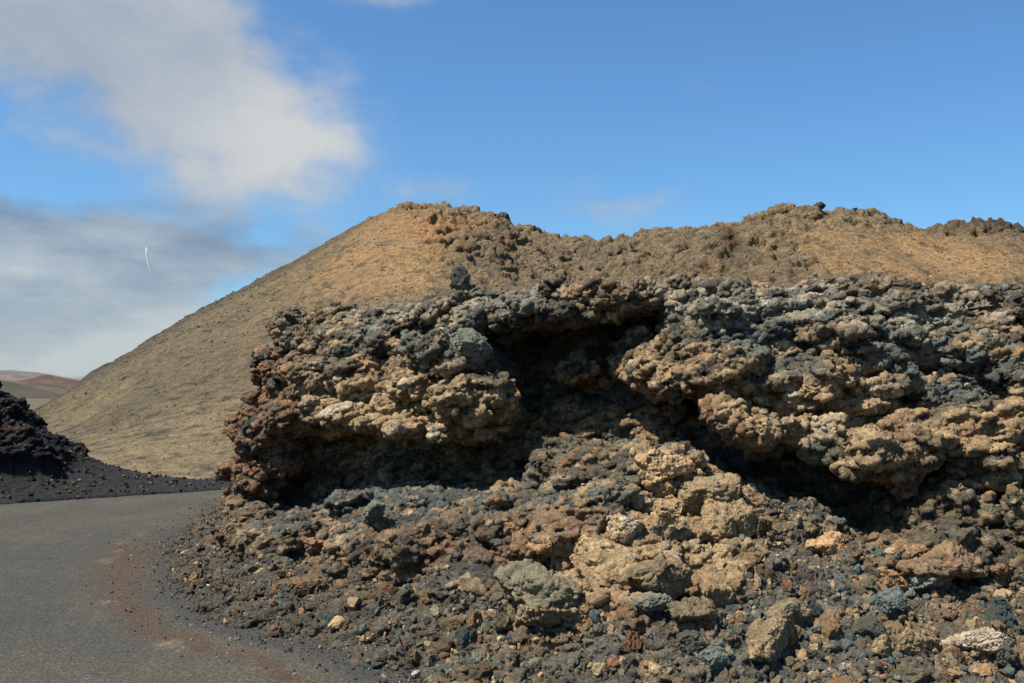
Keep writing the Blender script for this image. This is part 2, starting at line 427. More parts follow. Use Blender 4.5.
def rock_colour(P, px, py, ids, apron):
    i1, i2, i3, i4 = ids
    n1 = fbm(P * .8, 3, 201); n2 = fbm(P * 2.3, 3, 202); n3 = fbm(P * 6, 3, 203)
    t = sample(CT, px, py); b = sample(CB, px, py); r = sample(CR, px, py)
    def mix(c, d, w): w = np.clip(w, 0, 1)[..., None]; return c * (1 - w) + d * w
    c = np.broadcast_to(BRN * .95, P.shape).copy()
    c = mix(c, GREY, sstep(-.1, .25, n1 + .5 * n3) * .8)
    c = mix(c, BLUE, np.clip(b * 1.0, 0, 1) * sstep(.15, .6, i3 * .6 + i2 * .4 + .3 * n2))
    tn = t * .62 + .30 * (i2 - .5) + .32 * (i3 - .5) + .7 * n2 + .5 * n3 + .14
    c = mix(c, TAN * .9, sstep(.14, .55, tn) * .95)
    c = mix(c, PALE, sstep(.86, 1.0, i3) * sstep(.3, .7, tn) * .7)
    c = mix(c, OCH * .8, sstep(.62, .9, i2 * .5 + i3 * .5) * .55)
    c = mix(c, RED, np.clip(r * .75 + sstep(.12, .4, -n1) * .5, 0, 1) * sstep(.2, .7, i3 + .4 * n3))
    c = mix(c, BLK * 1.8, sstep(.55, .9, 1 - i3 + .5 * n3 + .4 * n2) * .62 * (1 - .6 * t))
    pw = sample(CP, px, py)
    c = mix(c, np.array([.44, .38, .27]), pw * sstep(-.25, .25, n2 + .8 * n3 + .5 * (i3 - .5)) * .7)
    return c * (.7 + .6 * i4)[..., None]
colG = rock_colour(G, px, py, (i1, i2, i3, i4), apron)
# dark cinder between the stones low on the apron at the road side
ed = sstep(.75, .1, G[:, 2]) * sstep(560, 300, px) * a_
wv = np.clip(ed, 0, 1)[..., None]; colG = colG * (1 - .75 * wv) + np.array([.05, .047, .042]) * .75 * wv
# finer brown cinder lies on the open parts of the apron
wv = (a_ * sstep(.45, .8, FN[:, 2]) * .6)[:, None]; colG = colG * (1 - wv) + np.array([.135, .12, .09]) * wv
me = make_mesh('lava_outcrop', G, Fq, colG, M_rock)
link('lava_outcrop', me, 'long rugged outcrop of tan and bluish lava with deep dark hollows beside the road', 'rock outcrop')
print('outcrop', G.shape, time.time() - T0)

# ------------------------------------------------------------------ loose rocks
def ico(sub):
    import bmesh
    bm = bmesh.new(); bmesh.ops.create_icosphere(bm, subdivisions=sub, radius=1)
    V = np.array([v.co[:] for v in bm.verts], f32); Fc = np.array([[v.index for v in f.verts] for f in bm.faces]); bm.free()
    return V, Fc
ICO = {s: ico(s) for s in (2, 3, 4, 6)}
def tri_normals(P, Fc, it=1):
    n = np.cross(P[Fc[:, 1]] - P[Fc[:, 0]], P[Fc[:, 2]] - P[Fc[:, 0]]).astype(np.float64)
    sc_ = lambda fv: np.stack([sum(np.bincount(Fc[:, c], fv[:, k], len(P)) for c in range(3)) for k in range(3)], -1)
    vn = sc_(n)
    for _ in range(it): vn = sc_(vn[Fc].mean(1))
    vn /= np.maximum(np.linalg.norm(vn, axis=1, keepdims=True), 1e-12)
    return vn * np.sign((vn * P).sum())
def rock_shape(seed, sub, knob=1.0, asp=(1, .8, .65)):
    V, Fc = ICO[sub]; r = np.random.default_rng(seed)
    off = r.uniform(-50, 50, 3)
    P = V * (1 + .35 * fbm(V * .9 + off, 2, seed))[:, None]
    for _ in range(10):                                     # broken faces
        nn = r.normal(size=3); nn /= np.linalg.norm(nn); d = r.uniform(.42, .8)
        e = P @ nn - d; P = P - np.clip(e, 0, None)[:, None] * nn * .93
    P = P * np.array(asp)
    if sub >= 3:
        q = P * 2.0 + off; q = q + .5 * np.stack([fbm(q, 2, 5), fbm(q, 2, 6), fbm(q, 2, 7)], -1)
        h, _ = lumps(q, seed + 1, .8, .6); P = P + tri_normals(P, Fc, 3) * (h * .13 * knob)[:, None]
    if sub >= 4:
        q = P * 4.5 + off; q = q + .5 * np.stack([fbm(q, 2, 5), fbm(q, 2, 6), fbm(q, 2, 7)], -1)
        h, _ = lumps(q, seed + 2, .8, .6); P = P + tri_normals(P, Fc, 1) * (h * .06 * knob)[:, None]
    if sub >= 6:
        h, _ = lumps(P * 11 + off, seed + 3); P = P + tri_normals(P, Fc, 1) * (h * .028 * knob)[:, None]
        P = P + tri_normals(P, Fc, 0) * (fbm(P * 25 + off, 2, seed + 4) * .02)[:, None]
    return P.astype(f32), Fc

def rotm(a, b, c):
    ca, sa, cb, sb, cc, s_ = math.cos(a), math.sin(a), math.cos(b), math.sin(b), math.cos(c), math.sin(c)
    return np.array([[cb * cc, -cb * s_, sb], [ca * s_ + sa * sb * cc, ca * cc - sa * sb * s_, -sa * cb], [sa * s_ - ca * sb * cc, sa * cc + ca * sb * s_, ca * cb]])

LOCP = .45
def pick_colour(local, r):
    k = r.random()
    base = local if k < LOCP else [GREY, TAN * .8, BRN, BLUE, RED, OLV, PALE * .9, OCH * .75][r.choice(8, p=[.22, .24, .18, .06, .09, .12, .03, .06])]
    return base * r.uniform(.7, 1.25)

flatP = G; flatN = mesh_normals(G, Fq, 1) * np.sign((FN * mesh_normals(G, Fq, 1)).sum(1).mean()); flatC = colG.reshape(-1, 3)
pxf, pyf = px.ravel(), py.ravel(); dpf = dp.ravel()
inframe = (pxf > -30) & (pxf < 1054) & (pyf < 730) & (flatP[:, 1] < 26)
small_var = [rock_shape(300 + k, 2, asp=(1, random.uniform(.65, .95), random.uniform(.5, .8))) for k in range(14)]
mid_var = [rock_shape(340 + k, 3, asp=(1, random.uniform(.65, .95), random.uniform(.5, .8))) for k in range(10)]

def merge_stones(idx, sizes, variants, r, sink=.25):
    Vs, Fs, Cs = [], [], []; off = 0
    for j, s in zip(idx, sizes):
        if flatP[j, 0] < -1.2 and flatP[j, 1] < 20: s = s * .72          # the spill by the bend is finer
        V, Fc = variants[r.integers(len(variants))]
        M = rotm(*(r.uniform(0, 6.28, 3)))
        c = flatP[j] + flatN[j] * s * (.5 - sink)
        Vs.append((V * s) @ M.T + c); Fs.append(Fc + off); off += len(V)
        cc = pick_colour(flatC[j], r); Cs.append(np.broadcast_to(cc, V.shape))
    return np.concatenate(Vs), np.concatenate(Fs), np.concatenate(Cs)

# density of rubble: apron everywhere, ledges and top where it can lie
ap = a_; up = flatN[:, 2]
w_ap = inframe * sstep(.25, .6, up) * sstep(0, .6, ap) * (dpf / 10) ** 2
w_ap[flatP[:, 2] < 0] = 0
w_lg = inframe * sstep(.35, .75, up) * (1 - ap) * (1 - .6 * rk) * (dpf / 10) ** 2
area = np.ones(len(flatP))
def choose(w, n, r):
    p = w * area / dpf ** 2; p = p / p.sum(); c = np.cumsum(p); return np.searchsorted(c, r.random(n) * c[-1]).clip(0, len(p) - 1)
r = np.random.default_rng(11)
Vs, Fs, Cs = [], [], []; o = 0
for w_, n_, lo, hi, var in ((w_ap, 15000, .012, .05, small_var), (w_ap, 1500, .05, .10, mid_var), (w_lg, 6500, .012, .05, small_var), (w_lg, 500, .05, .09, mid_var)):
    idx = choose(w_, n_, r); sz = lo * (hi / lo) ** (r.random(n_) ** 1.6)
    V, Fc, C = merge_stones(idx, sz, var, r); Vs.append(V); Fs.append(Fc + o); Cs.append(C); o += len(V)
me = make_mesh('rubble', np.concatenate(Vs), np.concatenate(Fs), np.concatenate(Cs), M_stone)
me.polygons.foreach_set('use_smooth', np.zeros(len(me.polygons), bool))
link('rubble', me, 'loose clinker rubble covering the apron and ledges of the outcrop', None, None, 'stuff')
print('rubble', o, time.time() - T0)

# coarse visibility buffer of the outcrop to set boulders down where the photo shows them
BX = 4; nbx, nby = 1024 // BX, 683 // BX + 2
zb = np.full(nbx * nby, 1e9); zi = np.zeros(nbx * nby, int)
ok = (pxf >= 0) & (pxf < 1024) & (pyf >= 0) & (pyf < 683)
kk = np.nonzero(ok)[0]; cell = (pyf[kk] // BX).astype(int) * nbx + (pxf[kk] // BX).astype(int)
order = np.argsort(-dpf[kk]); zi[cell[order]] = kk[order]; zb[cell[order]] = dpf[kk[order]]
def hit(x, y):
    c = int(np.clip(y, 0, 682)) // BX * nbx + int(np.clip(x, 0, 1023)) // BX
    while zb[c] > 1e8: c += nbx
    return zi[c]

def rock_mesh(name, seed, sub, size, asp, colour, colour2=None, knob=1.0, mat=M_stone):
    V, Fc = rock_shape(seed, sub, knob, asp)
    f1, f2, idd, _ = worley(V * 2.6 + seed, seed); nz = fbm(V * 3 + seed, 3, seed + 9)
    w = np.clip(sstep(-.25, .35, nz) * .7 + (idd - .5) * .6, 0, 1)[:, None]
    c2 = colour * .55 if colour2 is None else colour2
    C = (np.asarray(colour) * (1 - w) + np.asarray(c2) * w) * (.85 + .3 * idd)[:, None]
    return make_mesh(name, V * size, Fc, C, mat)

# named boulders: (px, py, half-width px, aspect xyz, colour, second colour, yaw, label)
boul = [
 (665, 466, 26, (1, .8, .62), TAN * 1.15, OCH, .2, 'blocky orange-tan boulder crowning the rock pile in front of the central hollow'),
 (660, 489, 22, (1, .7, .45), TAN, OCH * .8, -.1, 'flat orange-tan slab directly beneath the topmost blocky boulder of the pile'),
 (706, 497, 30, (1, .8, .62), TAN * .8, OLV, .5, 'rounded olive-tan knobby boulder right of the topmost blocky boulder'),
 (662, 512, 20, (.7, .7, 1.1), TAN, OCH * .7, .3, 'upright tan ridge of clinker leaning below the two topmost stones of the pile'),
 (728, 520, 26, (1, .8, .8), TAN * .85, BRN, .1, 'knobby tan boulder with black shadow at its right side near the pile'),
 (622, 527, 20, (1, .8, .6), TAN * .95, PALE * .8, -.2, 'small pale tan boulder on the left shoulder of the rock pile'),
 (610, 562, 40, (1, .8, .45), TAN * 1.0, BRN, -.15, 'broad sloping tan boulder capping the lower middle of the pile'),
 (655, 572, 34, (1, .8, .65), BRN * 1.3, TAN * .7, .25, 'large brown lumpy boulder low in the middle of the pile'),
 (545, 590, 42, (1, .8, .62), OLV * 1.35, BRN, .0, 'wide olive-brown domed boulder standing alone left of the pile'),
 (538, 613, 28, (1, .8, .5), TAN * .7, OLV, .1, 'rounded tan boulder propped under the wide domed olive boulder'),
 (690, 610, 24, (1, .7, .6), BRN * 1.2, OLV, .4, 'dark brown boulder at the foot of the pile above the gravel'),
 (718, 592, 20, (1, .9, .8), TAN * .8, BRN, .1, 'squarish tan stone wedged at the lower right of the pile'),
 (648, 604, 18, (1, .6, .5), GREY * 1.4, BRN, -.5, 'slanting grey slab lying below the brown lumpy boulder'),
 (820, 545, 18, (1, .8, .6), OCH * 1.1, TAN, .1, 'orange earthy block on the apron just below the deep right hollow'),
 (892, 575, 15, (1, .9, .75), OCH * 1.0, TAN * .8, .0, 'orange-brown rounded stone at the rim below the deep right hollow'),
 (945, 562, 42, (1, .7, .42), BRN * 1.5, RED * 1.2, .12, 'broad reddish-brown overhanging boulder above a black gap at the right'),
 (1002, 570, 14, (1, .8, .6), RED * 1.5, BRN, .3, 'small reddish-brown boulder at the far right end of the black gap'),
 (925, 582, 22, (1, .7, .35), GREY * 1.7, BRN * 1.3, .2, 'flat mauve-grey slab half buried beside the orange-brown rounded stone'),
 (1000, 594, 9, (1, .8, .8), TAN, TAN * .8, .2, 'single tan pebble-like boulder on bare gravel near the right edge'),
 (972, 642, 24, (1, .6, .4), PALE * .85, TAN * .8, -.4, 'pale cream crumbly rock on the gravel at the lower right'),
 (918, 642, 20, (1, .8, .75), TAN * .75, BRN, .2, 'tan-brown angular boulder left of the pale cream crumbly rock'),
 (880, 648, 13, (.7, .7, 1), TAN * .9, BRN, .1, 'narrow upright tan stone between angular boulders low on the right'),
 (765, 640, 30, (1, .8, .6), BRN * 1.4, TAN * .8, .3, 'large broken brown boulder in the rubble at the bottom right of centre'),
 (790, 610, 22, (1, .8, .55), OLV, TAN * .7, .1, 'olive lumpy boulder above the large broken brown one'),
 (715, 658, 16, (1, .7, .6), GREY * 1.3, BLUE, -.4, 'elongated slate-grey stone near the bottom edge'),
 (890, 600, 18, (1, .8, .5), BLUE * 1.1, GREY, .2, 'bluish-grey flat boulder with a black gap under its right side'),
 (463, 272, 12, (1, .9, .75), BLK * 2.0, GREY * .9, .0, 'dark round boulder perched on top of the outcrop against the hill'),
 (460, 284, 9, (1, .8, .6), BRN, OLV, .3, 'little brown stone propping up the dark perched boulder'),
 (470, 349, 21, (1, .9, .8), GREY * 1.35, OLV, .3, 'smooth grey angular boulder set in the face left of the central hollow'),
 (291, 318, 6, (1, .8, .6), BLK * 2.0, BRN, .1, 'black knob of lava on the upper left rim of the outcrop'),
 (550, 542, 24, (1, .7, .5), TAN * .8, RED * 1.5, .1, 'tan cap rock at the end of the reddish ledge above a black crevice'),
 (315, 545, 18, (1, .8, .6), RED * 1.5, BRN, .2, 'reddish-brown boulder in the lower left apron'),
 (300, 585, 22, (1, .8, .45), BRN * .9, RED, .1, 'low dull brown hump among dark gravel at the lower left of the apron'),
 (372, 512, 15, (1, .8, .7), GREY * 1.2, OLV, .1, 'grey lumpy boulder just under the lower left hollow'),
 (335, 622, 9, (1, .8, .7), TAN * 1.1, TAN, .2, 'small bright tan angular stone low in the rubble near the road'),
 (352, 600, 8, (.8, .8, 1), TAN * .9, BRN, .2, 'upright ochre stone above the small bright tan one near the road'),
 (595, 365, 9, (1, .7, .8), TAN * .8, BRN, .2, 'small sunlit tan knob sticking out of the central hollow'),
 (408, 674, 7, (1, .8, .6), BLK * 1.6, GREY, .2, 'solitary dark stone at the lowest edge of the rubble beside the road'),
]
for k, (bx, by, hw, asp, c1, c2, yaw, lab) in enumerate(boul):
    j = hit(bx, by + hw * asp[2] * .55)
    P = flatP[j]; s = hw * dpf[j] / F / .80
    me = rock_mesh('boulder', 500 + k, 6 if hw > 12 else 4, s, asp, c1, c2)
    c = P + np.array([0, .12 * s, asp[2] * s * (.95 if by == 272 else .38)])
    link('boulder', me, lab, 'boulder', None, None, c, (random.uniform(-.2, .2), random.uniform(-.25, .25), yaw + random.uniform(-.3, .3)))

# counted stones on the apron, sharing a handful of meshes
kinds = [('tan', TAN * .85, OCH * .7), ('brown', BRN * 1.2, RED), ('grey', GREY * 1.1, BRN), ('blue-grey', BLUE * 1.05, GREY * .7), ('olive', OLV * 1.1, BRN), ('reddish', RED * 1.5, BRN)]
lib = {}
for a, (kn_, c1, c2) in enumerate(kinds):
    lib[kn_] = [rock_mesh('lava_stone', 700 + a * 10 + q, 6, 1.0, (1, random.uniform(.7, .95), random.uniform(.5, .8)), c1, c2) for q in range(2)]
idx = choose(w_ap * sstep(0, .2, flatP[:, 2]), 210, r); sz = .07 + .13 * r.random(210) ** 2.5
for j, s in zip(idx, sz):
    kn_ = kinds[r.choice(6, p=[.3, .24, .16, .05, .15, .1])][0]
    s = s * (.7 if pxf[j] < 400 else 1)
    P = flatP[j] + flatN[j] * s * .2
    link('lava_stone', lib[kn_][r.integers(2)], f'{kn_} fist to head sized lava stone lying in the rubble apron', 'stone', f'{kn_} lava stones strewn over the rubble apron', None, P, tuple(r.uniform(0, 6.28, 3)), (s, s, s))
print('boulders', time.time() - T0)

# ------------------------------------------------------------------ volcano hill behind
rl = [(-160,520,50),(-60,465,52),(0,430,55),(50,401,60),(100,369,68),(160,333,76),(200,309,82),(250,284,88),(300,257,94),(340,234,98),(370,217,100),(400,206,102),(430,204,102),(470,207,101),(498,213,100),(515,224,99),(540,229,98),
      (570,238,97),(600,237,96),(650,233,96),(700,224,95),(740,217,94),(765,210,93),(800,209,93),(825,208,93),(860,212,94),(900,219,96),(940,224,98),(960,222,99),(1000,222,100),(1030,229,102),(1120,236,106),(1300,262,112),(1500,300,118)]
ridge = np.array([at(q[0], q[1] + 4 * (q[0] > 690) + 2 * (q[0] > 390), q[2]) for q in rl])
foot = np.array([[at(q[0], 480, 1)[0] * d, d, -.15] for q, d in zip(rl, np.interp([q[0] for q in rl], [-160, 0, 100, 225, 500, 1024, 1500], [27, 27, 26.5, 27, 34, 34, 36]))])
HU, HV = 1500, 560
px_t = np.linspace(-160, 1500, HU); px_t = np.concatenate([np.linspace(-160, 0, 80, endpoint=False), np.linspace(0, 1040, HU - 200, endpoint=False), np.linspace(1040, 1500, 120)])
rpx = [q[0] for q in rl]
def intp(Q): return np.stack([np.interp(px_t, rpx, Q[:, k]) for k in range(3)], -1)
Rg, Ft = intp(ridge), intp(foot)
t = np.linspace(0, 1, HV) ** 1.0
prof = t * (.82 + .18 * t)                    # slightly steepening slope
Hh = Ft[:, None] + (Rg - Ft)[:, None] * t[None, :, None]
Hh[..., 2] = Ft[:, None, 2] + (Rg - Ft)[:, None, 2] * prof[None]
back = np.linspace(0, 1, 60)[1:]
dirb = np.array([.0, 1, 0])
Bk = Rg[:, None] + dirb * (back * 34)[None, :, None]; Bk[..., 2] = Rg[:, None, 2] * (1 - back ** 1.2)[None] - 1.0 * back[None]
Hh = np.concatenate([Hh, Bk], 1); HV2 = Hh.shape[1]
hx, hy, hd = proj(Hh)
# rocky crater rim: strong where the photo shows broken lava, weak on the cinder flank
tt = np.concatenate([t, np.ones(59)])[None, :]
rockpol = raster([[(385,200),(400,215),(430,235),(440,265),(470,280),(560,290),(1100,300),(1100,285),(880,280),(830,275),(800,240),(790,225),(860,222),(960,236),(1100,240),(1100,180),(385,180)]], 9)
ochre = raster([[(345,232),(400,203),(470,212),(500,214),(470,228),(440,240),(450,270),(430,290),(310,300),(240,290)], [(790,225),(960,235),(1024,250),(1024,290),(840,285),(800,255)]], 14)
rim = np.maximum(sample(rockpol, hx, hy), sstep(.965, 1.0, tt) * sstep(380, 420, hx)).astype(f32)
foot_w = lambda V: sstep(0, 1.2, V[:, 2])
HVx, HFq = solid(Hh)
def hill_maps(V):
    x, y, d = proj(V)
    # on the far side use the rim value
    yr = np.interp(x, rpx, [q_[2] for q_ in rl]); tt = np.clip((V[:, 1] - 28) / (yr - 28), 0, 1)
    return np.maximum(sample(rockpol, x, y), sstep(.965, 1.0, tt) * sstep(380, 420, x)).astype(f32), tt, x, y, d
HVx, HFq = voxel(HVx, HFq, .42)
rim, tt, hx, hy, hd = hill_maps(HVx)
q = HVx * np.array([1, 1, 1.3]) / 5.0; q = q + .8 * np.stack([fbm(q, 3, 1), fbm(q, 3, 2), fbm(q, 3, 3)], -1)
h1, _ = lumps(q, 61)
dn = np.clip(hd / 70, .25, 1)
HVx = HVx + mesh_normals(HVx, HFq, 3) * (foot_w(HVx) * dn * (rim * (h1 * .5 + 1.3 * fbm(HVx / 9, 3, 62)) + .25 * fbm(HVx / 16, 3, 69)))[:, None]
q = HVx / 1.5; q = q + .8 * np.stack([fbm(q, 3, 3), fbm(q, 3, 4), fbm(q, 3, 5)], -1)
h2, _ = lumps(q, 63)
HVx = HVx + mesh_normals(HVx, HFq, 2) * (foot_w(HVx) * dn * h2 * (.04 + .20 * rim))[:, None]
HVx, HFq = voxel(HVx.astype(f32), HFq, .165)
kv = (HVx[:, 2] > -.5); kf = kv[HFq].all(1); HFq = HFq[kf]; used = np.zeros(len(HVx), bool); used[HFq] = True
mp_ = np.cumsum(used) - 1; HVx = HVx[used]; HFq = mp_[HFq]
rim, tt, hx, hy, hd = hill_maps(HVx); dn = np.clip(hd / 60, .25, 1)
h3, j2 = lumps(HVx / .8 + .6 * np.stack([fbm(HVx, 2, 6), fbm(HVx, 2, 7), fbm(HVx, 2, 8)], -1), 64)
HVx = HVx + mesh_normals(HVx, HFq, 1) * (foot_w(HVx) * dn * (h3 * (.07 + .10 * rim) + (.10 + .18 * rim) * (.5 - np.abs(fbm(HVx / .7, 3, 65)) * 3) + (.14 + 1.0 * rim) * (.5 - np.abs(fbm(HVx / np.array([3.2, 3.2, 2.2]), 4, 68)) * 3)))[:, None]
Hh = HVx.astype(f32); _, _, j1, _ = worley(Hh / 5, 61)
hx, hy, hd = proj(Hh)
print('hill voxels', len(Hh), time.time() - T0)
n1 = fbm(Hh / 9, 4, 71); n2 = fbm(Hh / 2.2, 3, 72); n3 = fbm(Hh * 1.4, 2, 73)
def mix(c, d, w): w = np.clip(w, 0, 1)[..., None]; return c * (1 - w) + d * w
c = np.broadcast_to(np.array([.225, .160, .088]), Hh.shape).copy()
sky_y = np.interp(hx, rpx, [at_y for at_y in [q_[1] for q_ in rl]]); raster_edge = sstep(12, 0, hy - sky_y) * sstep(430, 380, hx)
c = mix(c, np.array([.44, .255, .105]), sample(ochre, hx, hy) * (.75 + n1))
olive = raster([[(30,420),(100,366),(250,280),(345,230),(330,255),(290,300),(240,330),(220,390),(140,425),(60,440)]], 12)
c = mix(c, np.array([.19, .155, .088]), sample(olive, hx, hy) * .75)
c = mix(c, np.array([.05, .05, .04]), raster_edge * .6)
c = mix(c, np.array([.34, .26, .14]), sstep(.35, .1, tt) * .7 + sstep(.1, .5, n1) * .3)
c = mix(c, np.array([.075, .068, .045]), sstep(.05, .4, .7 * n2 + .9 * n3) * .75)
c = mix(c, np.array([.27, .205, .125]), rim * sstep(-.2, .3, n2) * .65)
c = mix(c, np.array([.09, .08, .055]), rim * sstep(.05, .45, n3 + .5 * n2) * .5)
c = mix(c, np.array([.30, .19, .09]), rim * sstep(.05, .4, -n3 + .6 * n1) * .7)
c = mix(c, np.array([.07, .045, .035]), sstep(.93, 1, tt) * sstep(900, 980, hx) * .8)
c = mix(c, np.array([.20, .09, .045]), rim * sstep(.85, 1, j1) * .35)
st_ = fbm(np.stack([Hh[:, 0] / 3.5, Hh[:, 1] / 30, Hh[:, 2] / 9], -1), 4, 75)
c = mix(c, np.array([.33, .235, .12]), sstep(.12, .4, st_) * (1 - rim) * .55)
c = mix(c, np.array([.12, .095, .058]), sstep(.12, .4, -st_) * .45)
c = mix(c, np.array([.38, .19, .08]), sample(raster([[(385,200),(480,205),(500,225),(450,240),(400,250),(350,250)]], 10), hx, hy) * sstep(-.1, .3, n1 + .4 * n3) * .6)
crack = raster([[(729,228),(734,226),(733,240),(737,254),(732,250),(729,240)], [(704,257),(707,254),(709,270),(706,272)], [(738,262),(740,261),(742,272),(740,272)]], 1)  # red cracks drawn in colour only, fissure shadow painted in
c = mix(c, np.array([.09, .026, .018]), sample(crack, hx + 5 * fbm(Hh / 2, 2, 79), hy) * 1.0)
M_hill = mat_rock('cinder_slope', bump=1.0, dist=.5, scales=((3.2, 1.0), (11, .7)), speck=.5)
HN = mesh_normals(Hh, HFq, 1)
if HN[:, 2].mean() < 0: HN = -HN
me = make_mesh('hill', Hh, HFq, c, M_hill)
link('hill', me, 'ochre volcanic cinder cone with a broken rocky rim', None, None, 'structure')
print('hill', time.time() - T0)
rimb = [(820, 203, 7, 'dark jagged boulder standing on the rim of the hill, left one of the pair'), (853, 206, 6, 'dark rounded boulder standing on the rim of the hill, right one of the pair'),
        (504, 214, 8, 'dark rock tooth on the rim where the hill drops to the saddle')]
for k, (bx, by, hw, lab) in enumerate(rimb):
    near = np.nonzero(abs(hx - bx) < 1.5)[0]; P = Hh[near[np.argmin(hy[near])]]
    s = hw * P[1] / F
    me = rock_mesh('rim_boulder', 900 + k, 4, s, (1, .8, .9), BLK * 2.2, BRN, mat=M_hill)
    link('rim_boulder', me, lab, 'boulder', None, None, P + np.array([0, 0, -s * .35]), (0, 0, k))

vis_h = (hx > -20) & (hx < 1044) & (HN[:, 1] < .15) & (hy < 490)
save = (flatP, flatN, flatC); flatP, flatN, flatC = Hh, HN, c
rh = np.random.default_rng(77); pw = vis_h * (.35 + sstep(0, .3, n1)) / np.clip(hd, 30, 200) ** .6; pw = np.cumsum(pw)
idx = np.searchsorted(pw, rh.random(24000) * pw[-1]).clip(0, len(Hh) - 1); LOCP = .93; sz = (.03 + .10 * rh.random(24000) ** 5) * np.clip(hd[idx] / 70, .3, 1)
V_, F_, C_s = merge_stones(idx, sz, small_var, rh)
me = make_mesh('slope_stones', V_, F_, C_s * .8, M_stone, smooth=False)
link('slope_stones', me, 'small stones and cinders strewn over the slopes of the hill', None, None, 'stuff')
flatP, flatN, flatC = save; LOCP = .45

# ------------------------------------------------------------------ black lava mound left, with its gravel tail
mu, mv = 700, 420
xs = np.linspace(-24, -3.2, mu); ys = np.linspace(20.6, 30, mv)
X, Y = np.meshgrid(xs, ys, indexing='ij')
edge_y = np.interp(xs, [-24, -13, -11.1, -8.5, -7.1, -3.2], [19.8, 21.2, 22.0, 24.0, 25.2, 26.5])[:, None]   # road-side foot
crest = np.interp(xs, [-24, -15, -12.9, -12.2, -11.7, -11.1, -10.5, -9.6, -8.6, -7.6, -6.5, -5.5, -3.2], [5.5, 5.2, 2.35, 1.9, 1.5, 1.1, .75, .48, .24, .10, .04, .0, -.1])[:, None]  # out-of-view left crest raised on purpose to shade the visible slope
t_ = np.clip((Y - edge_y) / 3.2, 0, 1); bk = np.clip((Y - edge_y - 3.8) / 4.5, 0, 1)
sh = np.where(crest > 1.0, sstep(.12, .62, t_) * .88 + .12 * t_, t_ ** .8)
Z = crest * sh * (1 - sstep(0, 1, bk)) - .45 * sstep(.0, .6, (Y - edge_y - 1.5 - .9 * crest) / 4) - .1 * (Y < edge_y)
Gm = np.stack([X, Y, Z], -1)
big = sstep(.8, 1.6, crest) * sstep(.05, .35, t_)
Gm[..., 2] += -.05 + (t_ > 0) * .08
mV, mF = solid(Gm)
mV, mF = voxel(mV, mF, .06)
def big_of(V): return sstep(.45, 1.1, V[:, 2])
mV, _ = lump_pass(mV, mF, 1.1, .36, 401, 4, big_of(mV))
mV, _ = lump_pass(mV, mF, .42, .17, 402, 2, big_of(mV))
mV, mF = voxel(mV, mF, .03)
kv = (mV[:, 2] > -.12) & (mV[:, 0] > -17); kf = kv[mF].all(1); mF = mF[kf]; used = np.zeros(len(mV), bool); used[mF] = True
mp_ = np.cumsum(used) - 1; mV = mV[used]; mF = mp_[mF]
mV, _ = lump_pass(mV, mF, .18, .06, 403, 1, .25 + .75 * big_of(mV))
mV = crag_pass(mV, mF, .24, .07, 404, 1, .3 + .7 * big_of(mV))
Gm = mV; big = big_of(mV)
nz = fbm(Gm * 1.4, 3, 411)
cm = mix(np.broadcast_to(BLK * .75, Gm.shape).copy(), GREY * .8, sstep(0, .4, nz) * .25)
cm = mix(cm, RED * .4, sstep(.1, .5, fbm(Gm * .7, 3, 412)) * .5)
cm = mix(cm, np.array([.036, .035, .034]), (1 - big) * .8)
me = make_mesh('lava_mound', Gm, mF, cm, M_rock)
link('lava_mound', me, 'black lava mound with a low tail of dark cinders across the road at the left', 'rock mound')
fp = Gm; nm = mesh_normals(Gm, mF, 1)
if nm[:, 2].mean() < 0: nm = -nm
save = (flatP, flatN, flatC)
flatP, flatN, flatC = fp, nm, cm.reshape(-1, 3)
mask = (nm[:, 2] > .3) & (fp[:, 2] > -.02) & (fp[:, 0] > -16) & (fp[:, 1] < 28)
idx = r.choice(np.nonzero(mask)[0], 4200); sz = .018 + .06 * r.random(4200) ** 3
V, Fc, C = merge_stones(idx, sz, small_var, r)
me = make_mesh('cinder_gravel', V, Fc, C * .42, M_stone)
link('cinder_gravel', me, 'dark cinder gravel on the mound and its tail', None, None, 'stuff')
flatP, flatN, flatC = save

# ------------------------------------------------------------------ ground and road
def far_edge(x): return np.interp(x, [-60, -30, -13, -11.1, -8.5, -7.1, -3.2, 3, 20, 60], [12, 17, 20.9, 21.7, 23.7, 24.9, 26.3, 27.5, 28, 28])
M_ground = mat_rock('cinder_ground', bump=.6, dist=.05, scales=((20, 1.0), (70, .6)), speck=.3, rough=.95)
g1 = np.concatenate([-np.geomspace(9000, 62, 40), np.linspace(-60, 60, 121), np.geomspace(62, 9000, 40)])
g2 = np.concatenate([-np.geomspace(3000, 42, 24), np.linspace(-40, 140, 181), np.geomspace(143, 14000, 60)])
X, Y = np.meshgrid(g1, g2, indexing='ij'); Z = np.full_like(X, -.03)
dist = np.hypot(X, Y); Z = Z - .03 - sstep(110, 600, dist) * 3
Gg = np.stack([X, Y, Z], -1); Gg[..., 2] += sstep(150, 900, dist) * 10 * fbm(Gg / 600, 3, 601)
nz = fbm(Gg / 40, 3, 602)
cg = mix(np.broadcast_to(np.array([.07, .062, .052]), Gg.shape).copy(), np.array([.115, .088, .055]), sstep(26, 60, Y) * .9)
cg = mix(cg, np.array([.10, .06, .045]), sstep(0, .3, nz) * sstep(100, 300, dist))
me = make_mesh('ground', Gg, grid_faces(len(g1), len(g2)), cg, M_ground)
link('ground', me, 'cinder plain running out to the horizon', None, None, 'structure')

